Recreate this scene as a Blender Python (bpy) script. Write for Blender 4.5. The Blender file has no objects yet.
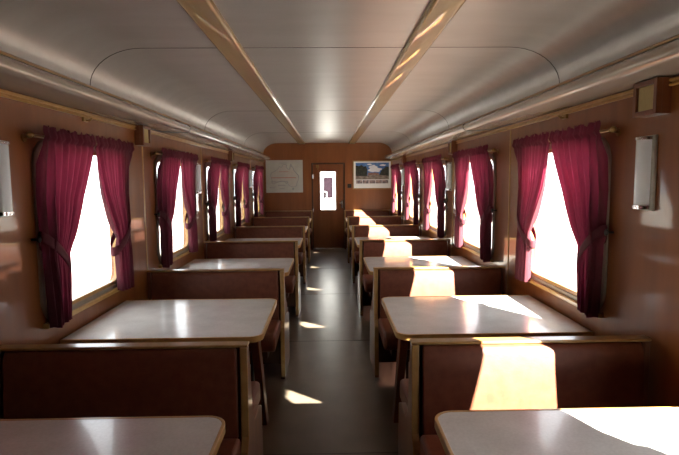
import bpy, bmesh, math, random
from mathutils import Vector, Matrix
from mathutils.geometry import tessellate_polygon
random.seed(7)
scn = bpy.context.scene
COL = scn.collection
pi = math.pi

# ------------------------------------------------------------------ dimensions (metres)
EYE = 1.60
XW = 1.45            # inner face of the side walls
XO = 1.50            # outer face
YB = 11.85           # far end wall
YF = -1.40           # end wall behind the camera
ZC = 2.40            # ceiling
BAY = 1.895
Y1 = 2.24            # first bench back
XA = 0.36            # half width of the aisle
SILL, HEAD = 0.90, 1.78
def bench_y(n): return Y1 + BAY*(n-1)
def bay_y(n): return Y1 + BAY*(n-1.5)       # centre of table n
def win_y(s, n): return bay_y(2) - (.085 if s < 0 else 0) + (1.84 if s > 0 else 1.80)*(n-2) + ((.08 if s > 0 else .17) if n == 6 else -.08 if n == 1 else 0)   # centre of window n

# ------------------------------------------------------------------ materials
MATS = {}
def new_mat(name):
    m = bpy.data.materials.new(name); m.use_nodes = True
    nt = m.node_tree
    b = nt.nodes['Principled BSDF']
    MATS[name] = m
    return m, nt, b
def N(nt, t, **kw):
    n = nt.nodes.new(t)
    for k, v in kw.items():
        if k in n.inputs: n.inputs[k].default_value = v
        else: setattr(n, k, v)
    return n
def ramp(nt, fac, stops):
    r = nt.nodes.new('ShaderNodeValToRGB')
    e = r.color_ramp.elements
    while len(e) < len(stops): e.new(0.5)
    for k, (p, c) in enumerate(stops):
        e[k].position = p; e[k].color = (c[0], c[1], c[2], 1)
    nt.links.new(fac, r.inputs[0])
    return r.outputs[0]
def coords(nt, scale=(1, 1, 1)):
    tc = nt.nodes.new('ShaderNodeTexCoord')
    mp = nt.nodes.new('ShaderNodeMapping')
    mp.inputs['Scale'].default_value = scale
    nt.links.new(tc.outputs['Object'], mp.inputs[0])
    return mp.outputs[0]
def noise(nt, vec, scale, detail=4, rough=0.55):
    n = nt.nodes.new('ShaderNodeTexNoise')
    n.inputs['Scale'].default_value = scale; n.inputs['Detail'].default_value = detail
    n.inputs['Roughness'].default_value = rough
    nt.links.new(vec, n.inputs['Vector'])
    return n.outputs['Fac']
def bump(nt, b, h, strength=0.2, dist=0.01):
    n = nt.nodes.new('ShaderNodeBump')
    n.inputs['Strength'].default_value = strength; n.inputs['Distance'].default_value = dist
    nt.links.new(h, n.inputs['Height']); nt.links.new(n.outputs[0], b.inputs['Normal'])
def noisy(name, c0, c1, scale=(1, 1, 1), ns=8, rough=0.5, coat=0, metal=0, bmp=0, bs=40, sheen=0, spec=0.5):
    m, nt, b = new_mat(name)
    v = coords(nt, scale)
    f = noise(nt, v, ns)
    nt.links.new(ramp(nt, f, [(0.3, c0), (0.7, c1)]), b.inputs['Base Color'])
    b.inputs['Roughness'].default_value = rough
    b.inputs['Metallic'].default_value = metal
    b.inputs['Coat Weight'].default_value = coat
    b.inputs['Coat Roughness'].default_value = 0.05
    b.inputs['Sheen Weight'].default_value = sheen
    b.inputs['Specular IOR Level'].default_value = spec
    if bmp:
        bump(nt, b, noise(nt, coords(nt, (1, 1, 1)), bs), bmp, 0.004)
    return m
noisy('wall_varnish', (.165, .050, .010), (.225, .074, .017), (1, 1, 0.12), 9, rough=.40, coat=.5, bmp=.05, bs=2.2, spec=.3)
noisy('end_wall_varnish', (.215, .068, .016), (.28, .092, .024), (1, 1, .12), 9, rough=.35, coat=.4)
noisy('door_varnish', (.18, .055, .015), (.24, .078, .022), (1, 1, .1), 9, rough=.35, coat=.4)
noisy('dark_wood', (.045, .018, .008), (.085, .033, .013), (1, 1, .15), 14, rough=.35, coat=.25)
noisy('red_wood', (.12, .035, .014), (.18, .055, .020), (.2, 1, 1), 14, rough=.35, coat=.3)
noisy('panel_wood', (.15, .06, .03), (.22, .09, .042), (1, 1, .2), 14, rough=.33, coat=.35)
noisy('gold_wood', (.30, .16, .05), (.42, .25, .085), (1, .15, 1), 14, rough=.32, coat=.4)
noisy('strip_wood', (.36, .235, .085), (.46, .32, .125), (1, .1, 1), 12, rough=.30, coat=.7)
noisy('trim_gold', (.38, .20, .05), (.50, .29, .085), (1, 1, 1), 20, rough=.35, coat=.3)
noisy('vinyl', (.125, .038, .020), (.170, .055, .029), (1, 1, 1), 22, rough=.45, bmp=.12, bs=160, spec=.25)
noisy('vinyl_red', (.085, .018, .014), (.11, .026, .02), (1, 1, 1), 22, rough=.42, bmp=.12, bs=160, spec=.4)
noisy('brass', (.24, .15, .06), (.34, .22, .09), (1, 1, 1), 25, rough=.35, metal=1)
noisy('chrome', (.62, .62, .62), (.74, .74, .74), (1, 1, 1), 25, rough=.22, metal=1)
noisy('frame_metal', (.34, .33, .28), (.42, .41, .35), (1, 1, 1), 25, rough=.4, metal=.5)
noisy('dark_metal', (.03, .028, .027), (.05, .047, .045), (1, 1, 1), 25, rough=.4, metal=.6)
noisy('frame_grey', (.22, .18, .13), (.29, .24, .18), (1, 1, 1), 12, rough=.4)
noisy('duct_paint', (.36, .305, .25), (.42, .36, .30), (1, .1, 1), 6, rough=.24, metal=.25, coat=.3)
noisy('ceiling_paint', (.475, .455, .435), (.535, .515, .495), (.5, 2, 1), 3, rough=.38, metal=.45, spec=.35, bmp=.05, bs=1.7)
noisy('seam_dark', (.05, .043, .038), (.08, .07, .06), (1, 1, 1), 12, rough=.6)
noisy('opal_glass', (.62, .66, .70), (.70, .74, .78), (1, 1, 1), 5, rough=.25, coat=.4)
noisy('speaker_cloth', (.34, .27, .12), (.46, .37, .18), (1, 12, 1), 40, rough=.9, bmp=.3, bs=300)
noisy('paper', (.47, .46, .41), (.55, .54, .48), (1, 1, 1), 5, rough=.6)
noisy('paper_white', (.82, .82, .80), (.86, .86, .84), (1, 1, 1), 5, rough=.5)
noisy('ink_grey', (.27, .28, .29), (.36, .37, .37), (1, 1, 1), 15, rough=.7)
noisy('ink_faint', (.36, .35, .34), (.43, .42, .40), (1, 1, 1), 15, rough=.7)
noisy('ink_land', (.49, .45, .40), (.54, .50, .45), (1, 1, 1), 15, rough=.7)
noisy('ink_red', (.42, .10, .07), (.46, .13, .09), (1, 1, 1), 15, rough=.7)
noisy('photo_sky', (.015, .09, .34), (.16, .32, .62), (1, 1, 1.6), 5.5, rough=.4)
noisy('photo_trees', (.008, .014, .010), (.055, .06, .04), (1, 1, 1), 30, rough=.4)
noisy('photo_ground', (.10, .07, .05), (.42, .36, .30), (1, 1, 4), 14, rough=.4)
noisy('photo_brick', (.20, .08, .05), (.36, .22, .18), (1, 1, 1), 24, rough=.4)
noisy('photo_cloud', (.75, .78, .85), (.92, .93, .95), (1, 1, 1), 8, rough=.4)
noisy('photo_small', (.03, .05, .09), (.50, .36, .30), (1, 1, 1), 22, rough=.4)
noisy('gravel', (.24, .225, .20), (.36, .34, .31), (1, 1, 1), 3, rough=.9)
noisy('white_paint', (.32, .32, .32), (.36, .36, .36), (1, 1, 1), 3, rough=.5)
noisy('dark_panel', (.006, .003, .005), (.010, .005, .008), (1, 1, 1), 12, rough=.7, spec=.05)
noisy('roof_paint', (.30, .30, .30), (.36, .36, .36), (1, 1, 1), 4, rough=.6)

def laminate():
    m, nt, b = new_mat('laminate')
    v = coords(nt)
    f1 = noise(nt, v, 90, 3); f2 = noise(nt, v, 7, 4)
    a = ramp(nt, f1, [(.35, (.65, .62, .58)), (.65, (.71, .68, .64))])
    c = ramp(nt, f2, [(.3, (.86, .85, .84)), (.7, (1, 1, 1))])
    mx = nt.nodes.new('ShaderNodeMix'); mx.data_type = 'RGBA'; mx.blend_type = 'MULTIPLY'
    mx.inputs['Factor'].default_value = 1
    nt.links.new(a, mx.inputs['A']); nt.links.new(c, mx.inputs['B'])
    nt.links.new(mx.outputs['Result'], b.inputs['Base Color'])
    b.inputs['Roughness'].default_value = .20
    b.inputs['Coat Weight'].default_value = .3
    bump(nt, b, noise(nt, v, 14, 3), .04, .004)
laminate()
def lino():
    m, nt, b = new_mat('lino')
    v = coords(nt)
    f = noise(nt, v, 4, 3, .5)
    nt.links.new(ramp(nt, f, [(.25, (.125, .096, .068)), (.75, (.17, .132, .096))]), b.inputs['Base Color'])
    b.inputs['Roughness'].default_value = .29
lino()
def velvet():
    m, nt, b = new_mat('curtain_cloth')
    v = coords(nt, (1, 1, .25))
    f = noise(nt, v, 70, 3)
    col = ramp(nt, f, [(.3, (.060, .007, .013)), (.7, (.10, .013, .023))])
    nt.links.new(col, b.inputs['Base Color'])
    b.inputs['Roughness'].default_value = .85
    b.inputs['Sheen Weight'].default_value = .06
    b.inputs['Sheen Tint'].default_value = (.9, .35, .5, 1)
    tr = nt.nodes.new('ShaderNodeBsdfTranslucent')
    tr.inputs['Color'].default_value = (.32, .03, .075, 1)
    mx = nt.nodes.new('ShaderNodeMixShader'); mx.inputs[0].default_value = .22
    nt.links.new(b.outputs[0], mx.inputs[1]); nt.links.new(tr.outputs[0], mx.inputs[2])
    out = nt.nodes['Material Output']
    nt.links.new(mx.outputs[0], out.inputs['Surface'])
velvet()
def glass():
    m = bpy.data.materials.new('window_glass'); m.use_nodes = True
    nt = m.node_tree; nt.nodes.remove(nt.nodes['Principled BSDF'])
    out = nt.nodes['Material Output']
    t = nt.nodes.new('ShaderNodeBsdfTransparent'); t.inputs[0].default_value = (.95, .96, .96, 1)
    g = nt.nodes.new('ShaderNodeBsdfGlossy'); g.inputs['Roughness'].default_value = .02
    fr = nt.nodes.new('ShaderNodeFresnel'); fr.inputs['IOR'].default_value = 1.45
    ge = nt.nodes.new('ShaderNodeNewGeometry'); mr = nt.nodes.new('ShaderNodeMapRange')
    mr.inputs['To Min'].default_value = 1.45; mr.inputs['To Max'].default_value = 1/1.45
    nt.links.new(ge.outputs['Backfacing'], mr.inputs['Value']); nt.links.new(mr.outputs[0], fr.inputs['IOR'])
    mx = nt.nodes.new('ShaderNodeMixShader')
    nt.links.new(fr.outputs[0], mx.inputs[0]); nt.links.new(t.outputs[0], mx.inputs[1]); nt.links.new(g.outputs[0], mx.inputs[2])
    nt.links.new(mx.outputs[0], out.inputs['Surface'])
    MATS['window_glass'] = m
glass()

# ------------------------------------------------------------------ mesh building
class MB:
    """collects geometry (one or more materials) for ONE mesh object"""
    def __init__(s): s.bm = bmesh.new()
    def face(s, vs, mi=0):
        try:
            f = s.bm.faces.new(vs); f.material_index = mi; return f
        except ValueError: return None
    def box(s, x0, x1, y0, y1, z0, z1, mi=0):
        x0, x1 = min(x0, x1), max(x0, x1)
        v = [s.bm.verts.new((x, y, z)) for x in (x0, x1) for y in (y0, y1) for z in (z0, z1)]
        for q in ((0, 1, 3, 2), (4, 6, 7, 5), (0, 4, 5, 1), (2, 3, 7, 6), (0, 2, 6, 4), (1, 5, 7, 3)):
            s.face([v[i] for i in q], mi)
        return s
    def prism(s, poly, axis, a, b, mi=0):
        """poly: 2-D points in the two other axes (in order x,y,z), extruded from a to b along axis"""
        def P(p, t):
            if axis == 'x': return (t, p[0], p[1])
            if axis == 'y': return (p[0], t, p[1])
            return (p[0], p[1], t)
        A = [s.bm.verts.new(P(p, a)) for p in poly]; B = [s.bm.verts.new(P(p, b)) for p in poly]
        n = len(poly)
        for i in range(n): s.face([A[i], A[(i+1) % n], B[(i+1) % n], B[i]], mi)
        tri = tessellate_polygon([[Vector((p[0], p[1], 0)) for p in poly]])
        for t in tri:
            s.face([A[i] for i in t], mi); s.face([B[i] for i in reversed(t)], mi)
        return s
    def tube(s, pts, r, seg=10, mi=0, closed=False):
        pts = [Vector(p) for p in pts]; rings = []
        n = len(pts)
        rr = r if isinstance(r, (list, tuple)) else [r]*n
        for i, p in enumerate(pts):
            if closed: d = pts[(i+1) % n] - pts[i-1]
            else: d = pts[min(i+1, n-1)] - pts[max(i-1, 0)]
            d.normalize()
            up = Vector((0, 0, 1)) if abs(d.z) < .9 else Vector((1, 0, 0))
            a = d.cross(up).normalized(); b = d.cross(a).normalized()
            rings.append([s.bm.verts.new(p + rr[i]*(math.cos(t)*a + math.sin(t)*b)) for t in [2*pi*k/seg for k in range(seg)]])
        for i in range(n if closed else n-1):
            R0, R1 = rings[i], rings[(i+1) % n]
            for k in range(seg): s.face([R0[k], R0[(k+1) % seg], R1[(k+1) % seg], R1[k]], mi)
        if not closed:
            s.face(rings[0][::-1], mi); s.face(rings[-1], mi)
        return s
    def ball(s, c, r, mi=0, u=14, v=8):
        g = bmesh.ops.create_uvsphere(s.bm, u_segments=u, v_segments=v, radius=1)
        rx = r if isinstance(r, (tuple, list)) else (r, r, r)
        for w in g['verts']: w.co = Vector((w.co.x*rx[0]+c[0], w.co.y*rx[1]+c[1], w.co.z*rx[2]+c[2]))
        for f in {f for w in g['verts'] for f in w.link_faces}: f.material_index = mi
        return s
    def build(s, name, mats, parent=None, bevel=0, segs=2, smooth=True, recalc=True, angle=35):
        if recalc: bmesh.ops.recalc_face_normals(s.bm, faces=s.bm.faces[:])
        me = bpy.data.meshes.new(name); s.bm.to_mesh(me); s.bm.free()
        for m in ([mats] if isinstance(mats, str) else mats): me.materials.append(MATS[m])
        o = bpy.data.objects.new(name, me); COL.objects.link(o)
        if parent: o.parent = parent
        if bevel:
            md = o.modifiers.new('bevel', 'BEVEL'); md.width = bevel; md.segments = segs
            md.limit_method = 'ANGLE'; md.angle_limit = math.radians(40)
        if smooth:
            for p in me.polygons: p.use_smooth = True
            try:
                bm = bmesh.new(); bm.from_mesh(me)
                for e in bm.edges:
                    if len(e.link_faces) == 2 and e.calc_face_angle(0) > math.radians(angle): e.smooth = False
                bm.to_mesh(me); bm.free()
            except Exception: pass
        return o
def empty(name, loc, rz=0):
    o = bpy.data.objects.new(name, None); COL.objects.link(o)
    o.location = loc; o.rotation_euler.z = rz; o.empty_display_size = .1
    return o
def tag(o, label=None, cat=None, group=None, kind=None):
    if label: o['label'] = label
    if cat: o['category'] = cat
    if group: o['group'] = group
    if kind: o['kind'] = kind
    return o
def struct(o, label=None):
    o['kind'] = 'structure'
    if label: o['label'] = label
    return o
def dup(root, loc, label):
    r = root.copy(); COL.objects.link(r); r.location = loc; r['label'] = label
    for ch in list(root.children):
        c = ch.copy(); COL.objects.link(c); c.parent = r
        for g in list(ch.children):
            d = g.copy(); COL.objects.link(d); d.parent = c
    return r
def arc(cx, cy, r, a0, a1, n):
    return [(cx + r*math.cos(a0+(a1-a0)*k/n), cy + r*math.sin(a0+(a1-a0)*k/n)) for k in range(n+1)]
def rrect(u0, u1, v0, v1, r, n=7):
    return (arc(u1-r, v1-r, r, 0, pi/2, n) + arc(u0+r, v1-r, r, pi/2, pi, n)
            + arc(u0+r, v0+r, r, pi, 1.5*pi, n) + arc(u1-r, v0+r, r, 1.5*pi, 2*pi, n))
SIDES = ((-1, 'left'), (1, 'right'))

# ------------------------------------------------------------------ the shell
struct(MB().box(-XO, XO, YF-.1, YB+.1, -.12, 0).build('floor', 'lino'), 'dark grey brown linoleum floor')
fs = MB()
for y in (2.9, 5.02, 7.12, 9.2, 11.3): fs.box(-XW+.01, XW-.01, y-.0025, y+.0025, 0, .0012)
struct(fs.build('trim_1', 'seam_dark'), 'dark seams across the floor sheets')

HWS, RC = {-1: .478, 1: .51}, .10       # window half widths, corner radius
for s, nm in SIDES:
    m = MB(); HW = HWS[s]
    ys = [YF] + [(win_y(s, n)+win_y(s, n+1))/2 for n in range(0, 6)] + [YB]
    for k in range(7):
        y0, y1 = ys[k], ys[k+1]; c = win_y(s, k)
        outer = [(y0, 0), (y1, 0), (y1, 2.20), (y0, 2.20)]
        hole = rrect(c-HW, c+HW, SILL, HEAD, RC)
        if k == 0: hole = []
        polys = [[Vector((p[0], p[1], 0)) for p in q_] for q_ in (outer, hole[::-1]) if q_]
        tri = tessellate_polygon(polys)
        pts = outer + hole[::-1]
        for X in (s*XW, s*XO):
            V = [m.bm.verts.new((X, p[0], p[1])) for p in pts]
            for t in tri: m.face([V[i] for i in t])
        n = len(hole)
        A = [m.bm.verts.new((s*XW, *p)) for p in hole]; B = [m.bm.verts.new((s*XO, *p)) for p in hole]
        for i in range(n): m.face([A[i], A[(i+1) % n], B[(i+1) % n], B[i]])
    m.box(s*XW, s*XO, YF-.02, YF, 0, 2.2)
    m.box(s*XW, s*XO, YB, YB+.02, 0, 2.2)
    bmesh.ops.remove_doubles(m.bm, verts=m.bm.verts[:], dist=1e-5)
    w = m.build('wall_'+nm, 'wall_varnish', smooth=False)
    struct(w, 'glossy brown varnished side wall on the ' + nm)

def profile(xe, ze, zc, xf, n=10):
    """half of the ceiling section, from the wall top to the flat"""
    pts = []
    for k in range(n+1):
        t = k/n*pi/2
        pts.append((xf + (xe-xf)*math.cos(t), ze + (zc-ze)*math.sin(t)))
    return pts
h = profile(XW, 2.17, ZC, 1.13)
inner = h + [(-x, z) for x, z in h[::-1]]
h2 = profile(XO, 2.20, ZC+.07, 1.15)
outer = h2 + [(-x, z) for x, z in h2[::-1]]
struct(MB().prism(inner + outer[::-1], 'y', YF-.1, YB+.1).build('ceiling', 'ceiling_paint'), 'satin grey coved ceiling')
# cross seams in the ceiling sheets
sm = MB()
for y in (3.28, 6.25, 9.15):
    low = [(x*.9985, z-.0015) for x, z in inner]
    sm.prism(inner + low[::-1], 'y', y-.003, y+.003)
struct(sm.build('trim_2', 'seam_dark'), 'thin dark joints across the ceiling sheets')
# two broad varnished strips along the ceiling
for i, (x0, x1) in enumerate(((-.655, -.51), (.475, .62))):
    d = .004
    prof = [(x0, ZC+.002), (x0, ZC-.022), (x0+.012, ZC-.030), ((x0+x1)/2, ZC-.022), (x1-.012, ZC-.030), (x1, ZC-.022), (x1, ZC+.002)]
    struct(MB().prism(prof, 'y', YF, YB).build('trim_%d' % (3+i), 'strip_wood', bevel=.004),
           'broad glossy golden wood strip along the ceiling, ' + ('left of the aisle' if i == 0 else 'right of the aisle'))
# ducts along the tops of the walls, each with a gold bead above and a rail below
k = 5
for s, nm in SIDES:
    pr = [(XW, 2.165), (1.325, 2.105)] + arc(1.302, 2.065, .036, pi*.42, pi*1.42, 10) + [(XW, 2.012)]
    struct(MB().prism([(s*x, z) for x, z in pr], 'y', YF, YB-.22).build('trim_%d' % k, 'duct_paint'), 'rounded grey duct along the top of the %s wall' % nm); k += 1
    pr = [(XW, 2.164), (XW-.020, 2.158), (XW-.022, 2.166), (XW-.016, 2.174), (XW, 2.180)]
    struct(MB().prism([(s*x, z) for x, z in pr], 'y', YF, YB-.2).build('trim_%d' % k, 'gold_wood'), 'narrow wooden bead above the %s duct' % nm); k += 1
    pr = [(XW, 1.974), (XW-.012, 1.974), (XW-.016, 1.979), (XW-.012, 1.985), (XW-.002, 1.986), (XW-.002, 1.993), (XW-.012, 1.994), (XW-.016, 2.000), (XW-.012, 2.006), (XW, 2.007)]
    struct(MB().prism([(s*x, z) for x, z in pr], 'y', YF, YB).build('trim_%d' % k, 'trim_gold'), 'ribbed golden rail under the %s duct' % nm); k += 1
    bd = MB()
    for n in range(2, 6):
        y = bench_y(n)
        bd.prism([(s*XW, y-.010), (s*(XW-.006), y-.006), (s*(XW-.006), y+.006), (s*XW, y+.010)], 'z', .02, 1.966)
    struct(bd.build('trim_%d' % k, 'gold_wood'), 'thin upright wooden beads on the %s wall panels' % nm); k += 1
    struct(MB().box(s*XW, s*(XW-.014), YF, YB, 0, .09).build('baseboard_'+nm, 'dark_wood', bevel=.004), 'dark baseboard along the %s wall' % nm)

# end walls
DX0, DX1, DZ = -.375, .385, 1.955
m = MB()
zl = [(-XW, 0), (DX0, 0), (DX0, DZ), (DX1, DZ), (DX1, 0), (XW, 0)] + h + [(-x, z) for x, z in h[::-1]]
m.prism(zl, 'y', YB, YB+.09)
struct(m.build('wall_back', 'end_wall_varnish', smooth=False), 'orange brown varnished end wall')
m = MB()
m.prism([(-XW, 0), (XW, 0)] + h + [(-x, z) for x, z in h[::-1]], 'y', YF-.09, YF)
struct(m.build('wall_front', 'dark_wood', smooth=False), 'varnished end wall behind the viewer')

# door in the far wall
fr = MB()
fr.box(DX0, DX0+.035, YB-.015, YB+.07, 0, DZ).box(DX1-.035, DX1, YB-.015, YB+.07, 0, DZ).box(DX0+.035, DX1-.035, YB-.015, YB+.07, DZ-.035, DZ)
door = struct(fr.build('door_1', 'dark_wood', bevel=.004), 'brown varnished end door with an upright window pane')
WX0, WX1, WZ0, WZ1 = -.18, .175, .885, 1.755
lf = MB()
a0, a1, zt = DX0+.0352, DX1-.0352, DZ-.0352
yl0, yl1 = YB+.012, YB+.052
lf.box(a0, WX0, yl0, yl1, .012, zt).box(WX1, a1, yl0, yl1, .012, zt).box(WX0, WX1, yl0, yl1, .012, WZ0).box(WX0, WX1, yl0, yl1, WZ1, zt)
leaf = lf.build('door_leaf', 'door_varnish', door, smooth=False)
MB().box(WX0, WX1, yl0+.016, yl0+.022, WZ0, WZ1).build('door_pane', 'window_glass', leaf, smooth=False)
bd = MB()
for (x0, x1, z0, z1) in ((WX0-.016, WX0+.006, WZ0-.016, WZ1+.016), (WX1-.006, WX1+.016, WZ0-.016, WZ1+.016), (WX0, WX1, WZ0-.016, WZ0+.006), (WX0, WX1, WZ1-.006, WZ1+.016)):
    bd.box(x0, x1, yl0-.006, yl0+.01, z0, z1)
bd.build('pane_beading', 'panel_wood', leaf, bevel=.003)
hd = MB()
hd.box(.292, .332, yl0-.006, yl0, .93, 1.10)
hd.tube([(.312, yl0-.002, 1.04), (.312, yl0-.05, 1.04), (.25, yl0-.052, 1.04)], .010)
hd.ball((.312, yl0-.012, .965), .012)
hd.build('door_handle', 'chrome', leaf)
for z in (.83, 1.60):
    MB().tube([(DX0+.037, YB-.014, z), (DX0+.037, YB-.014, z+.10)], .009).build('hinge', 'chrome', leaf)
cl = MB(); cl.box(-.27, -.205, yl0-.05, yl0, 1.845, 1.905); cl.tube([(-.21, yl0-.03, 1.885), (-.235, yl0-.035, 1.80)], .012)
cl.build('door_closer', 'brass', leaf, bevel=.004)
struct(MB().box(DX0+.03, DX1-.03, YB-.03, YB+.09, 0, .011).build('trim_%d' % k, 'chrome'), 'metal threshold under the end door'); k += 1

# windows
wn = 1
for s, nm in SIDES:
    HW = HWS[s]
    for n in range(1, 7):
        c = win_y(s, n)
        def ring(o, i, x0, x1, mb):
            n_ = len(o)
            a = [[mb.bm.verts.new((s*X, *p)) for p in L] for X in (x0, x1) for L in (o, i)]
            for q in range(n_):
                r_ = (q+1) % n_
                mb.face([a[0][q], a[0][r_], a[1][r_], a[1][q]]); mb.face([a[2][q], a[2][r_], a[3][r_], a[3][q]])
                mb.face([a[0][q], a[0][r_], a[2][r_], a[2][q]]); mb.face([a[1][q], a[1][r_], a[3][r_], a[3][q]])
        mb = MB()
        ring(rrect(c-HW-.030, c+HW+.030, SILL-.030, HEAD+.030, RC+.03), rrect(c-HW+.004, c+HW-.004, SILL+.004, HEAD-.004, RC-.004), XW-.012, XW+.01, mb)
        w = mb.build('window_%d' % wn, 'frame_grey', bevel=.004)
        struct(w, 'round cornered carriage window, %s on the %s' % (('unseen', 'nearest visible', 'second visible', 'third visible', 'fourth visible', 'farthest')[n-1], nm))
        mb = MB()
        ring(rrect(c-HW+.003, c+HW-.003, SILL+.003, HEAD-.003, RC-.003), rrect(c-HW+.026, c+HW-.026, SILL+.026, HEAD-.026, RC-.026), XW-.006, XW+.022, mb)
        mb.build('inner_frame', 'trim_gold', w, bevel=.003)
        pn = MB()
        pn.prism(rrect(c-HW+.004, c+HW-.004, SILL+.004, HEAD-.004, RC-.004), 'x', s*(XW+.022), s*(XW+.026))
        pn.build('window_pane', 'window_glass', w, smooth=False)
        sl = MB(); sl.box(s*(XW-.030), s*(XW+.002), c-HW-.02, c+HW+.02, SILL-.048, SILL-.022)
        sl.build('window_sill', 'trim_gold', w, bevel=.005)
        wn += 1

# ------------------------------------------------------------------ benches (back to back), one per pillar
def make_bench(s, single=False):
    """local frame: x measured from the carriage centre line, y from the middle of the back, z from the floor"""
    root = empty('dining_bench', (0, 0, 0))
    XE = XW-.005 if s < 0 else XW-.028     # wall end
    x0, x1 = XA+.036, XE-.034
    T = .87
    H = .026
    def X(a): return s*a
    yb = .06 if single else H         # rear face of the frame
    # wooden end uprights and cap rail
    e = MB()
    if single: prof = [(-.026, T-.002), (-.036, .46), (-.09, .40), (-.10, 0), (yb, 0), (yb, T-.002)]
    else: prof = [(-.026, T-.002), (-.036, .47), (-.075, .42), (-.09, 0), (.40, 0), (.42, .10), (.40, .42), (.32, .455), (.16, .455), (.10, .52), (.026, T-.002)]
    e.prism(prof, 'x', X(XA), X(XA+.034))
    p = e.build('end_panel', 'panel_wood', root, bevel=.006)
    fm = MB()                               # pale moulding on the camera side edge of the panel
    fm.prism([(-.032, T), (-.042, .47), (-.081, .42), (-.094, .02), (-.086, .02), (-.070, .42), (-.032, .47), (-.022, T)], 'x', X(XA-.001), X(XA+.031))
    fm.build('edge_moulding', 'gold_wood', p, bevel=.003)
    e = MB(); e.prism([(-.026, T-.002), (-.036, .0), (yb, 0), (yb, T-.002)], 'x', X(XE-.026), X(XE))
    e.build('wall_upright', 'panel_wood', root, bevel=.006)
    c = MB(); c.box(X(XA-.003), X(XE+.002), -.031, yb+.004, T, T+.013)
    c.build('cap_rail', 'gold_wood', root, bevel=.005, segs=3)
    b = MB(); b.box(X(x0-.004), X(x1+.004), -.012, .012 if not single else yb-.01, .10, T-.001)
    b.build('back_board', 'dark_wood', root)
    def pad(side):
        g = MB()
        bk = side*.010
        if side < 0: prof = [(bk, .46), (-.060, .46), (-.062, .60), (-.048, T-.04), (-.038, T-.014), (-.026, T-.004), (bk, T-.002)]
        else: prof = [(bk, .46), (.125, .46), (.105, .60), (.050, T-.04), (.038, T-.014), (.026, T-.004), (bk, T-.002)]
        g.prism(prof, 'x', X(x0+.010), X(x1-.006))
        return g.build('backrest', 'vinyl', root, bevel=.010, segs=4)
    def seat(side):
        g = MB()
        y0, y1 = side*.075, side*.56
        prof = [(y0, .395), (y1-side*.02, .375), (y1, .40), (y1+side*.008, .44), (y1-side*.008, .485), (y1-side*.05, .505), (y0, .490)]
        g.prism(prof, 'x', X(x0-.01), X(x1))
        o = g.build('seat', 'vinyl', root, bevel=.02, segs=4)
        g = MB(); g.box(X(x0+.05), X(x1-.01), min(side*.02, side*.50), max(side*.02, side*.50), .315, .378)
        g.build('seat_frame', 'dark_wood', root, bevel=.004)
        xl = XA+.20
        g = MB(); g.tube([(X(xl), side*.47, .32), (X(xl), side*.50, .012)], .011)
        g.ball((X(xl), side*.50, .012), (.024, .024, .012))
        g.build('leg', 'dark_metal', root)
    pad(-1); seat(-1)
    if not single: pad(1); seat(1)
    return root
ordn = {1: 'nearest', 2: 'second', 3: 'third', 4: 'fourth', 5: 'fifth'}
G_B = {-1: 'back to back benches along the left wall', 1: 'back to back benches along the right wall'}
for s, nm in SIDES:
    proto = make_bench(s); proto['category'] = 'bench'
    for n in range(1, 6):
        loc = (0, bench_y(n), 0)
        extra = ''
        if s > 0: lab = 'sunlit brown vinyl bench along the right wall, %s from the viewer' % ordn[n]
        else: lab = 'shaded brown vinyl bench along the left wall, %s from the viewer' % ordn[n]
        if n == 1:
            b = proto; b.location = loc; b['label'] = lab
        else: b = dup(proto, loc, lab)
        b['category'] = 'bench'; b['group'] = G_B[s]
    b = make_bench(s, True); b.location = (0, YB-.10, 0)
    tag(b, 'brown bench set against the end wall under the %s, %s of the door' % (('pale map', 'left') if s < 0 else ('framed picture', 'right')), 'bench', 'benches against the end wall')

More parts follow.
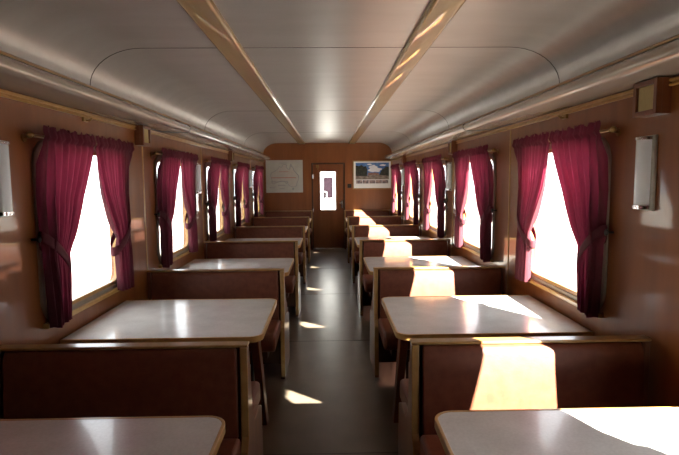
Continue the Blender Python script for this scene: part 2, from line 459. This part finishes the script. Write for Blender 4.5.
# ------------------------------------------------------------------ tables
TZ = .755
def make_table(s):
    root = empty('dining_table', (0, 0, 0))
    xa, xw = .365, XW-.015
    hy = .455
    r = .075
    def outline(d):
        a, w, y = xa+d, xw-d*.2, hy-d
        rr = r-d
        return ([(s*w, -y)] + [(s*w, y)] + [(s*p[0], p[1]) for p in arc(a+rr, y-rr, rr, pi/2, pi, 8)]
                + [(s*p[0], p[1]) for p in arc(a+rr, -y+rr, rr, pi, 1.5*pi, 8)])
    t = MB(); t.prism(outline(.006), 'z', TZ-.026, TZ)
    top = t.build('tabletop', 'laminate', root, bevel=.002)
    e = MB()
    o = outline(0); i = outline(.012); n = len(o)
    L = [[e.bm.verts.new((p[0], p[1], z)) for p in q] for z in (TZ-.032, TZ+.0015) for q in (o, i)]
    for k_ in range(n):
        j = (k_+1) % n
        if k_ == 0: continue                                 # no rim along the wall
        e.face([L[0][k_], L[0][j], L[1][j], L[1][k_]]); e.face([L[2][k_], L[2][j], L[3][j], L[3][k_]])
        e.face([L[0][k_], L[0][j], L[2][j], L[2][k_]]); e.face([L[1][k_], L[1][j], L[3][j], L[3][k_]])
    e.build('metal_rim', 'trim_gold', top, bevel=.002)
    a = MB(); a.box(s*(xa+.10), s*(xw+.004), -hy+.03, -hy+.055, TZ-.085, TZ-.033).box(s*(xa+.10), s*(xw+.004), hy-.055, hy-.03, TZ-.085, TZ-.033)
    a.box(s*(xa+.10), s*(xa+.125), -hy+.055, hy-.055, TZ-.085, TZ-.033)
    a.build('apron', 'dark_wood', root, bevel=.003)
    a = MB(); a.box(s*(xw-.05), s*(xw+.010), -hy-.03, hy+.03, TZ-.075, TZ-.034)
    a.build('wall_cleat', 'dark_wood', root, bevel=.004)
    l = MB()
    y0 = .12
    q = []
    for z, xc, wx, wy in ((0, .435, .022, .045), (TZ-.033, .495, .027, .055)):
        q.append([l.bm.verts.new((s*(xc+a_), y0+b_, z)) for a_, b_ in ((-wx, -wy), (wx, -wy), (wx, wy), (-wx, wy))])
    for k_ in range(4): l.face([q[0][k_], q[0][(k_+1) % 4], q[1][(k_+1) % 4], q[1][k_]])
    l.face(q[0]); l.face(q[1])
    l.build('leg', 'red_wood', root, bevel=.005)
    return root
G_T = {-1: 'tables along the left wall', 1: 'tables along the right wall'}
tn = {1: 'cut by the picture edge', 2: 'second from the viewer', 3: 'third from the viewer', 4: 'fourth from the viewer', 5: 'fifth from the viewer', 6: 'closest to the end wall'}
for s, nm in SIDES:
    proto = make_table(s)
    for n in range(1, 7):
        lab = 'pale laminate table by the %s wall, %s' % (nm, tn[n])
        loc = (0, bay_y(n) + ((.06 if s < 0 else .065) if n == 1 else 0), 0)
        if n == 1: t = proto; t.location = loc; t['label'] = lab
        else: t = dup(proto, loc, lab)
        t['category'] = 'table'; t['group'] = G_T[s]

# ------------------------------------------------------------------ curtains
ROD_Z, ROD_X = 1.832, XW-.050
OFF = {-1: (.536, .600), 1: (.574, .632)}     # outer ends of the near and far curtain from the window centre
def make_curtain(s, near, drawn=False):
    """local origin: on the rod plane at the outer end of the curtain; +y (times d) runs to the middle of the window"""
    rnd = random.Random(3 if near else 9)
    d = 1 if near else -1
    root = empty('curtain', (0, 0, 0))
    NU, NV = 96, 90
    zt, zb, ztie = ROD_Z+.043, .872, 1.225
    W = (OFF[s][0]-.010 if near else OFF[s][1]-.010); WT = .19 if near else .22; OT = .012 if near else .065
    ph = [rnd.uniform(-.6, .6) for _ in range(12)]
    m = MB(); g = []
    for j in range(NV+1):
        t = j/NV
        z = zt + (zb-zt)*t
        row = []
        if z > ztie:
            q = (ROD_Z - z)/(ROD_Z-ztie); q = max(0, q)
            w = W - (W-WT)*(q**(1.4 if near else 1.25))
            off = OT*q
        else:
            q = (ztie-z)/(ztie-zb)
            w = WT - (.07 if near else .0)*q; off = OT + (.03 if near else -.02)*q
        if drawn: w, off = W, 0
        head = z > ROD_Z-.02
        amp = .010 + .020*min(1, max(0, (ROD_Z-z)/.5))
        if z <= ztie: amp = .028
        tie = math.exp(-((z-ztie)/.07)**2)
        if drawn: tie = 0
        amp *= 1-.45*tie
        for i in range(NU+1):
            u = i/NU
            uu = u + .012*math.sin(2*pi*(u*3.3+ph[0])) 
            f = math.sin(2*pi*7.5*uu + ph[1] + .5*math.sin(5*u+ph[2]+1.2*t)) + .35*math.sin(2*pi*15*u+ph[3]+2*t)
            x = -.036 - amp*f - .006*tie + .026*min(1, max(0, (ROD_Z-z)/.3))
            x += .034*max(0, 1-u/.10)**1.5 * min(1, max(0, (ROD_Z-.03-z)/.1))
            x -= .007*math.exp(-((z-ROD_Z)/.013)**2) - .004*math.exp(-((z-ROD_Z+.028)/.008)**2)
            if head: x += .006*math.sin(2*pi*26*u+ph[4])
            y = off + w*u + .006*math.sin(3*t+9*u+ph[5])*(1-u)*u
            zz = z
            if j == 0: zz += .008*math.sin(2*pi*19*u+ph[6]) + .005*math.sin(2*pi*31*u)
            # hem follows the fullness
            if j > NV-4: zz += .006*math.sin(2*pi*4*u+ph[7]) - .035*(1-u)*0.5
            row.append(m.bm.verts.new((s*x, d*y, zz)))
        g.append(row)
    for j in range(NV):
        for i in range(NU): m.face([g[j][i], g[j][i+1], g[j+1][i+1], g[j+1][i]])
    m.build('drape', 'curtain_cloth', root, angle=180, recalc=False)
    if drawn: return root
    # tieback: a flat band looped round the bunch, rising to a hook on the wall
    tb = MB()
    n = 44; rows = []
    for k_ in range(n):
        a = 2*pi*k_/n
        yc, ry = OT+WT/2, WT/2+.022
        yy = yc - ry*math.cos(a)
        xx = -.006 + .046*math.sin(a) * (1 if math.sin(a) > 0 else .9)
        fr_ = (yy-(yc-ry))/(2*ry)
        zc = 1.325 - .19*fr_
        rows.append([tb.bm.verts.new((-s*xx, d*yy, zc+dz)) for dz in (-.030, -.015, .015, .030)])
    for k_ in range(n):
        r0, r1 = rows[k_], rows[(k_+1) % n]
        for q in range(3): tb.face([r0[q], r1[q], r1[q+1], r0[q+1]])
    o = tb.build('tieback', 'curtain_cloth', root, angle=180)
    md = o.modifiers.new('thick', 'SOLIDIFY'); md.thickness = .004
    hk = MB()
    hk.tube([(s*.0505, -d*.012, 1.315), (s*.02, -d*.012, 1.315)], .006)
    hk.ball((s*.012, -d*.012, 1.315), (.010, .017, .017))
    hk.build('tieback_hook', 'dark_metal', root)
    return root
def make_rod(s):
    root = empty('curtain_rod', (0, 0, 0))
    m = MB(); ea, eb = OFF[s][0]+.038, OFF[s][1]+.028
    m.tube([(0, -ea, ROD_Z), (0, eb, ROD_Z)], .0075, 12)
    m.build('rod', 'brass', root)
    for d in (-1, 1):
        m = MB()
        b_ = (eb if d > 0 else ea) - .66
        m.tube([(0, d*(.655+b_), ROD_Z), (0, d*(.664+b_), ROD_Z), (0, d*(.670+b_), ROD_Z), (0, d*(.685+b_), ROD_Z), (0, d*(.697+b_), ROD_Z), (0, d*(.703+b_), ROD_Z)], [.009, .013, .009, .016, .011, .003], 14)
        m.build('finial', 'brass', root)
    for y in (.014-ea, eb-.015):
        m = MB(); m.tube([(0, y, ROD_Z), (s*.02, y, ROD_Z-.006), (s*.046, y, ROD_Z-.01)], .006)
        m.tube([(s*.044, y, ROD_Z-.01), (s*.0505, y, ROD_Z-.01)], .020, 14)
        m.build('bracket', 'brass', root)
    m = MB(); m.tube([(s*.050, 0, ROD_Z), (-s*.010, 0, ROD_Z)], .005); m.ball((-s*.012, 0, ROD_Z), .009)
    m.build('bracket', 'brass', root)
    return root
wl = {1: 'unseen', 2: 'nearest visible', 3: 'second visible', 4: 'third visible', 5: 'fourth visible', 6: 'farthest'}
for s, nm in SIDES:
    ROD_Z = 1.816 if s < 0 else 1.828
    pn, pf, pr = make_curtain(s, True), make_curtain(s, False), make_rod(s)
    closed = {'near': make_curtain(s, True, True), 'far': make_curtain(s, False, True)} if s < 0 else None  # closed pair added out of view to dim the nearest left table
    for n in range(1, 7):
        c = win_y(s, n)
        for who, proto, y in (('near', pn, c-OFF[s][0]), ('far', pf, c+OFF[s][1])):
            lab = 'burgundy curtain tied back at the %s edge of the %s window on the %s' % (who, wl[n], nm)
            loc = (s*ROD_X, y, 0)
            if n == 1 and s < 0:
                o = closed[who]; o.location = loc
                lab = 'burgundy curtain added unseen to dim the near bay, drawn across the %s half of the out of frame left window' % who
                o['label'] = lab
            elif n == (2 if s < 0 else 1): o = proto; o.location = loc; o['label'] = lab
            else: o = dup(proto, loc, lab)
            o['category'] = 'curtain'; o['group'] = 'tied back burgundy curtains along the %s wall' % nm
        lab = 'brass curtain rod above the %s window on the %s' % (wl[n], nm)
        loc = (s*ROD_X, c, 0)
        if n == 1: o = pr; o.location = loc; o['label'] = lab
        else: o = dup(pr, loc, lab)
        o['category'] = 'curtain rod'; o['group'] = 'curtain rods along the %s wall' % nm

# ------------------------------------------------------------------ wall lamps
def make_lamp(s):
    root = empty('wall_lamp', (0, 0, 0))
    m = MB(); m.box(0, -s*.014, -.066, .066, -.168, .168)
    m.build('back_plate', 'frame_metal', root, bevel=.004)
    m = MB()
    pr = [(-s*.014, -.044)] + [(-s*(.016+.036*math.sin(a)), -.044*math.cos(a)) for a in [pi*k_/12 for k_ in range(13)]] + [(-s*.014, .044)]
    m.prism(pr, 'z', -.146, .148)
    m.build('lamp_shade', 'opal_glass', root, angle=30)
    for z0, z1 in ((-.162, -.146), (.148, .162)):
        m = MB()
        pr = [(-s*.014, -.050)] + [(-s*(.016+.041*math.sin(a)), -.050*math.cos(a)) for a in [pi*k_/12 for k_ in range(13)]] + [(-s*.014, .050)]
        m.prism(pr, 'z', z0, z1)
        m.build('end_cap', 'chrome', root, bevel=.003)
    return root
for s, nm in SIDES:
    proto = make_lamp(s)
    for i, n in enumerate((1, 3, 5)):
        lab = 'upright white tube wall lamp on the %s wall, %s' % (nm, ('nearest the viewer', 'middle one of three', 'farthest, beside the fifth pair of benches')[i])
        loc = (s*XW, bench_y(n) + (.10 if s > 0 else (.08, 0, -.25, 0, -.2)[n-1]), 1.612)
        if i == 0: o = proto; o.location = loc; o['label'] = lab
        else: o = dup(proto, loc, lab)
        o['category'] = 'wall lamp'; o['group'] = 'tube lamps on the %s wall' % nm

# ------------------------------------------------------------------ loudspeakers under the ducts
def make_speaker(s):
    root = empty('loudspeaker', (0, 0, 0))
    x1 = -s*.066
    m = MB(); a, b, z0, z1 = -.085, .085, 0, .150
    m.box(0, x1*.6, a, b, z0, z1)
    for (p0, p1, q0, q1) in ((a, a+.022, z0, z1), (b-.022, b, z0, z1), (a+.022, b-.022, z0, z0+.022), (a+.022, b-.022, z1-.022, z1)):
        m.box(x1*.6, x1, p0, p1, q0, q1)
    m.build('cabinet', 'red_wood', root, bevel=.002)
    m = MB(); m.box(x1*.6, x1*.8, a+.022, b-.022, z0+.022, z1-.022)
    m.build('grille', 'speaker_cloth', root)
    return root
SPK = {-1: ((2, 'above the second bench pillar on the left wall'), (4, 'farther one on the left wall')),
       1: ((1, 'nearest the viewer on the right wall'), (3, 'middle one on the right wall'), (5, 'farthest one on the right wall'))}
for s, nm in SIDES:
    proto = make_speaker(s)
    for i, (n, txt) in enumerate(SPK[s]):
        y = bench_y(n) + ((.045, 0, -.10, 0, -.1)[n-1] if s > 0 else (0, -.06, 0, -.20)[n-1])
        loc = (s*(XW+.0005), y, 1.862)
        lab = 'small wooden loudspeaker box under the duct, ' + txt
        if i == 0: o = proto; o.location = loc; o['label'] = lab
        else: o = dup(proto, loc, lab)
        o['category'] = 'speaker'; o['group'] = 'loudspeaker boxes under the ducts'
# speaker cables
for s, nm in SIDES:
    y = 4.95
    under = lambda x: 2.030 - (x-1.293)/.157*.018 - .0030
    pts = [(1.42, y+.02, 2.1535), (1.36, y+.005, 2.1248)] + [(1.302+.0385*math.cos(a*pi), y-.02*q, 2.065+.0385*math.sin(a*pi)) for q, a in enumerate((.44, .6, .8, 1.0, 1.2, 1.40))]
    pts += [(1.33, y-.16, under(1.33)), (1.38, y-.26, under(1.38)), (1.425, y-.42, under(1.425)), (1.430, y-.78, under(1.43))]
    if s < 0: pts += [(1.430, 4.18, under(1.43)), (1.430, 4.155, 1.998)]
    m = MB(); m.tube([(s*x, yy, z) for x, yy, z in pts + ([(1.4505, y-.86, 2.0085)] if s > 0 else [])], .0042, 8)
    tag(m.build('speaker_cable', 'dark_metal'), 'thin dark cable bent round the grey duct on the %s' % nm, 'cable')
# small hooks under the rails
for s, nm in SIDES:
    m = MB(); m.box(s*(XW+.0005), s*(XW-.012), -.030, .030, -.020, .006)
    m.tube([(s*(XW-.010), 0, -.010), (s*(XW-.035), 0, -.014), (s*(XW-.045), 0, .002)], .005)
    o = m.build('coat_hook', 'brass', bevel=.001); o.location = (0, 3.18, 1.9685)
    tag(o, 'small brass hook under the rail above the nearest visible %s window' % nm, 'hook')

# ------------------------------------------------------------------ things on the end wall
root = empty('wall_map', (-.985, YB-.001, 1.655))
W2, H2 = .415, .365
MB().box(-W2, W2, -.008, 0, -H2, H2).build('sheet', 'paper', root)
AUS = [(114, -22), (113.5, -26), (115.7, -32), (115, -34.3), (118, -35), (121, -33.8), (124, -33), (126, -32.3), (131, -31.5), (134, -33), (135.7, -35), (137.5, -33), (138, -35.6), (140, -37.5), (143.5, -38.8), (146.3, -39), (150, -37.5), (151.5, -33), (153.5, -28.5), (153, -25), (150.5, -22.5), (147, -19.5), (145.7, -16), (143.7, -14.2), (142.5, -10.8), (141.5, -13.5), (140.8, -17.5), (139, -17.3), (135.5, -15), (136.8, -12.2), (132.5, -11.3), (130.5, -12.5), (129.5, -15), (126.5, -14), (124, -16.5), (122.2, -18), (119, -20), (116, -20.8)]
pa = [((lo-133)*.0158, (la+25.5)*.0185+.01) for lo, la in AUS]
mp = MB(); mp.prism(pa, 'y', -.0088, -.0080, 0)
def strip(mb, p, q, w, y0, y1, mi):
    p, q = Vector(p), Vector(q); d = (q-p).normalized(); n_ = Vector((-d.y, d.x))*w/2
    mb.prism([tuple(p+n_), tuple(q+n_), tuple(q-n_), tuple(p-n_)], 'y', y0, y1, mi)
for i in range(len(pa)): strip(mp, pa[i], pa[(i+1) % len(pa)], .010 if not 18 <= i <= 25 else .018, -.0094, -.0080, 1)
mp.prism([(.17, -.27), (.215, -.26), (.20, -.31), (.18, -.31)], 'y', -.0094, -.008, 1)
strip(mp, (-.30, -.03), (.26, -.03), .012, -.0098, -.008, 2)
strip(mp, (-.12, .105), (.09, .105), .008, -.0098, -.008, 2)
for (a, b, z, w) in ((-.10, .05, .30, .014), (-.30, -.18, -.12, .03), (-.16, .08, -.115, .022), (-.15, .02, -.20, .02), (-.34, -.22, -.255, .02), (-.12, .0, -.275, .015)):
    strip(mp, (a, z), (b, z), w, -.0092, -.008, 3)
mp.build('printed_map', ['ink_land', 'ink_grey', 'ink_red', 'ink_faint'], root, smooth=False)
tag(root, 'pale wall map of Australia hanging left of the end door', 'map')

root = empty('framed_picture', (1.005, YB-.001, 1.675))
W2, H2 = .445, .325
f = MB(); t_ = .024
f.box(-W2, -W2+t_, -.022, 0, -H2, H2).box(W2-t_, W2, -.022, 0, -H2, H2).box(-W2+t_, W2-t_, -.022, 0, -H2, -H2+t_).box(-W2+t_, W2-t_, -.022, 0, H2-t_, H2)
f.build('picture_frame', 'gold_wood', root, bevel=.004)
MB().box(-W2+t_, W2-t_, -.010, 0, -H2+t_, H2-t_).build('mat_board', 'paper_white', root)
p = MB()
px0, px1, pz0, pz1 = -.378, .378, -.105, .272
p.box(px0, px1, -.0115, -.010, pz0, pz1, 0)
def blob(poly, mi, y): p.prism(poly, 'y', y, -.0112, mi)
blob([(px0, pz0), (px1, pz0), (px1, -.01), (.1, .01), (-.1, -.01), (px0, .0)], 2, -.0121)
def puff(cx, cz, rx, rz, ph, y):
    blob([(cx + rx*(1+.16*math.sin(4*a+ph))*math.cos(a), cz + rz*(1+.16*math.sin(5*a+ph))*math.sin(a)) for a in [2*pi*q/30 for q in range(30)]], 4, y)
puff(.06, .115, .15, .055, 0, -.0119); puff(.02, .175, .09, .045, 1.5, -.01192); puff(.24, .215, .07, .022, .7, -.0119); puff(-.06, .235, .05, .018, 2, -.0119)
blob([(px0, -.02), (-.12, -.03), (-.115, .12), (-.14, .20), (-.19, .185), (-.24, .225), (-.30, .20), (px0, .21)], 1, -.0125)
blob([(.16, .0), (px1, -.03), (px1, .17), (.33, .19), (.27, .15), (.21, .10)], 1, -.0125)
blob([(-.10, -.005), (.15, -.005), (.15, .035), (.05, .055), (.02, .045), (-.10, .05)], 3, -.0123)
p.build('photograph', ['photo_sky', 'photo_trees', 'photo_ground', 'photo_brick', 'photo_cloud'], root, smooth=False)
p = MB()
for i in range(5):
    x = -.365 + i*.1475
    p.box(x, x+.138, -.0118, -.010, -.195, -.120)
p.build('small_photographs', 'photo_small', root)
tag(root, 'framed landscape photograph with white mat hanging right of the end door', 'picture')

m = MB(); m.box(-.045, .045, -.03, 0, -.045, .045); m.box(-.010, .010, -.038, -.03, -.014, .014)
o = m.build('switch_box', 'dark_metal', bevel=.004); o.location = (.485, YB, 1.43)
tag(o, 'small dark switch box on the end wall between door and framed picture', 'switch')

# ------------------------------------------------------------------ outside
g = MB(); g.box(-60, 60, -40, 80, -1.25, -1.15)
struct(g.build('ground', 'gravel'), 'pale gravel outside')
r = empty('neighbouring_carriage', (0, 16.0, -1.15))
MB().box(-1.5, 1.5, 0, 3, .9, 3.9).box(-1.2, 1.2, .3, 2.8, 0, .9).build('body', 'white_paint', r, bevel=.05)
MB().box(-.13, .14, -.02, .01, 2.16, 2.78).build('window_pane', 'dark_panel', r)
m = MB(); m.tube([(-.13, -.01, 2.35), (-.13, -.08, 2.35), (-.05, -.08, 2.35), (-.05, -.08, 2.05)], .015)
m.build('handrail', 'white_paint', r)
tag(r, 'pale end of another carriage seen through the end door pane', 'carriage')

# ------------------------------------------------------------------ light
world = bpy.data.worlds.new('sky'); scn.world = world; world.use_nodes = True
bg = world.node_tree.nodes['Background']
bg.inputs[0].default_value = (.93, .96, 1.0, 1); bg.inputs[1].default_value = 6.3
sun = bpy.data.lights.new('sun', 'SUN'); sun.energy = 120; sun.angle = math.radians(.55); sun.color = (1, .95, .84)
so = bpy.data.objects.new('sun', sun); COL.objects.link(so)
so.location = (12, -16, 12)
so.rotation_euler = Vector((-.68, 1.0, -.665)).to_track_quat('-Z', 'Y').to_euler()

# ------------------------------------------------------------------ camera
FPX = 520.0
PW, PH = 679.0, 455.0
VPX, VPY = 328.0, 178.5
ROLL = math.radians(.6)
yv = Vector(((VPX-PW/2)/FPX, (PH/2-VPY)/FPX, -1)).normalized()
zv = Vector((-math.sin(ROLL), math.cos(ROLL), 0)); zv = (zv - zv.dot(yv)*yv).normalized()
xv = yv.cross(zv)
R = Matrix((xv, yv, zv))          # rows: world axes in camera space -> camera-to-world rotation
cam = bpy.data.cameras.new('camera'); cam.sensor_width = 36; cam.lens = FPX/PW*36
cam.clip_start = .02
co = bpy.data.objects.new('camera', cam); COL.objects.link(co)
co.matrix_world = Matrix.Translation((0, 0, EYE)) @ R.to_4x4()
scn.camera = co
scn.view_settings.view_transform = 'Standard'
scn.view_settings.look = 'None'
scn.view_settings.gamma = 1
scn.view_settings.use_curve_mapping = False
scn.view_settings.exposure = 0
scn.cycles.use_denoising = True
scn.cycles.max_bounces = 14
scn.cycles.diffuse_bounces = 6
scn.cycles.transparent_max_bounces = 16
scn.cycles.sample_clamp_indirect = 12
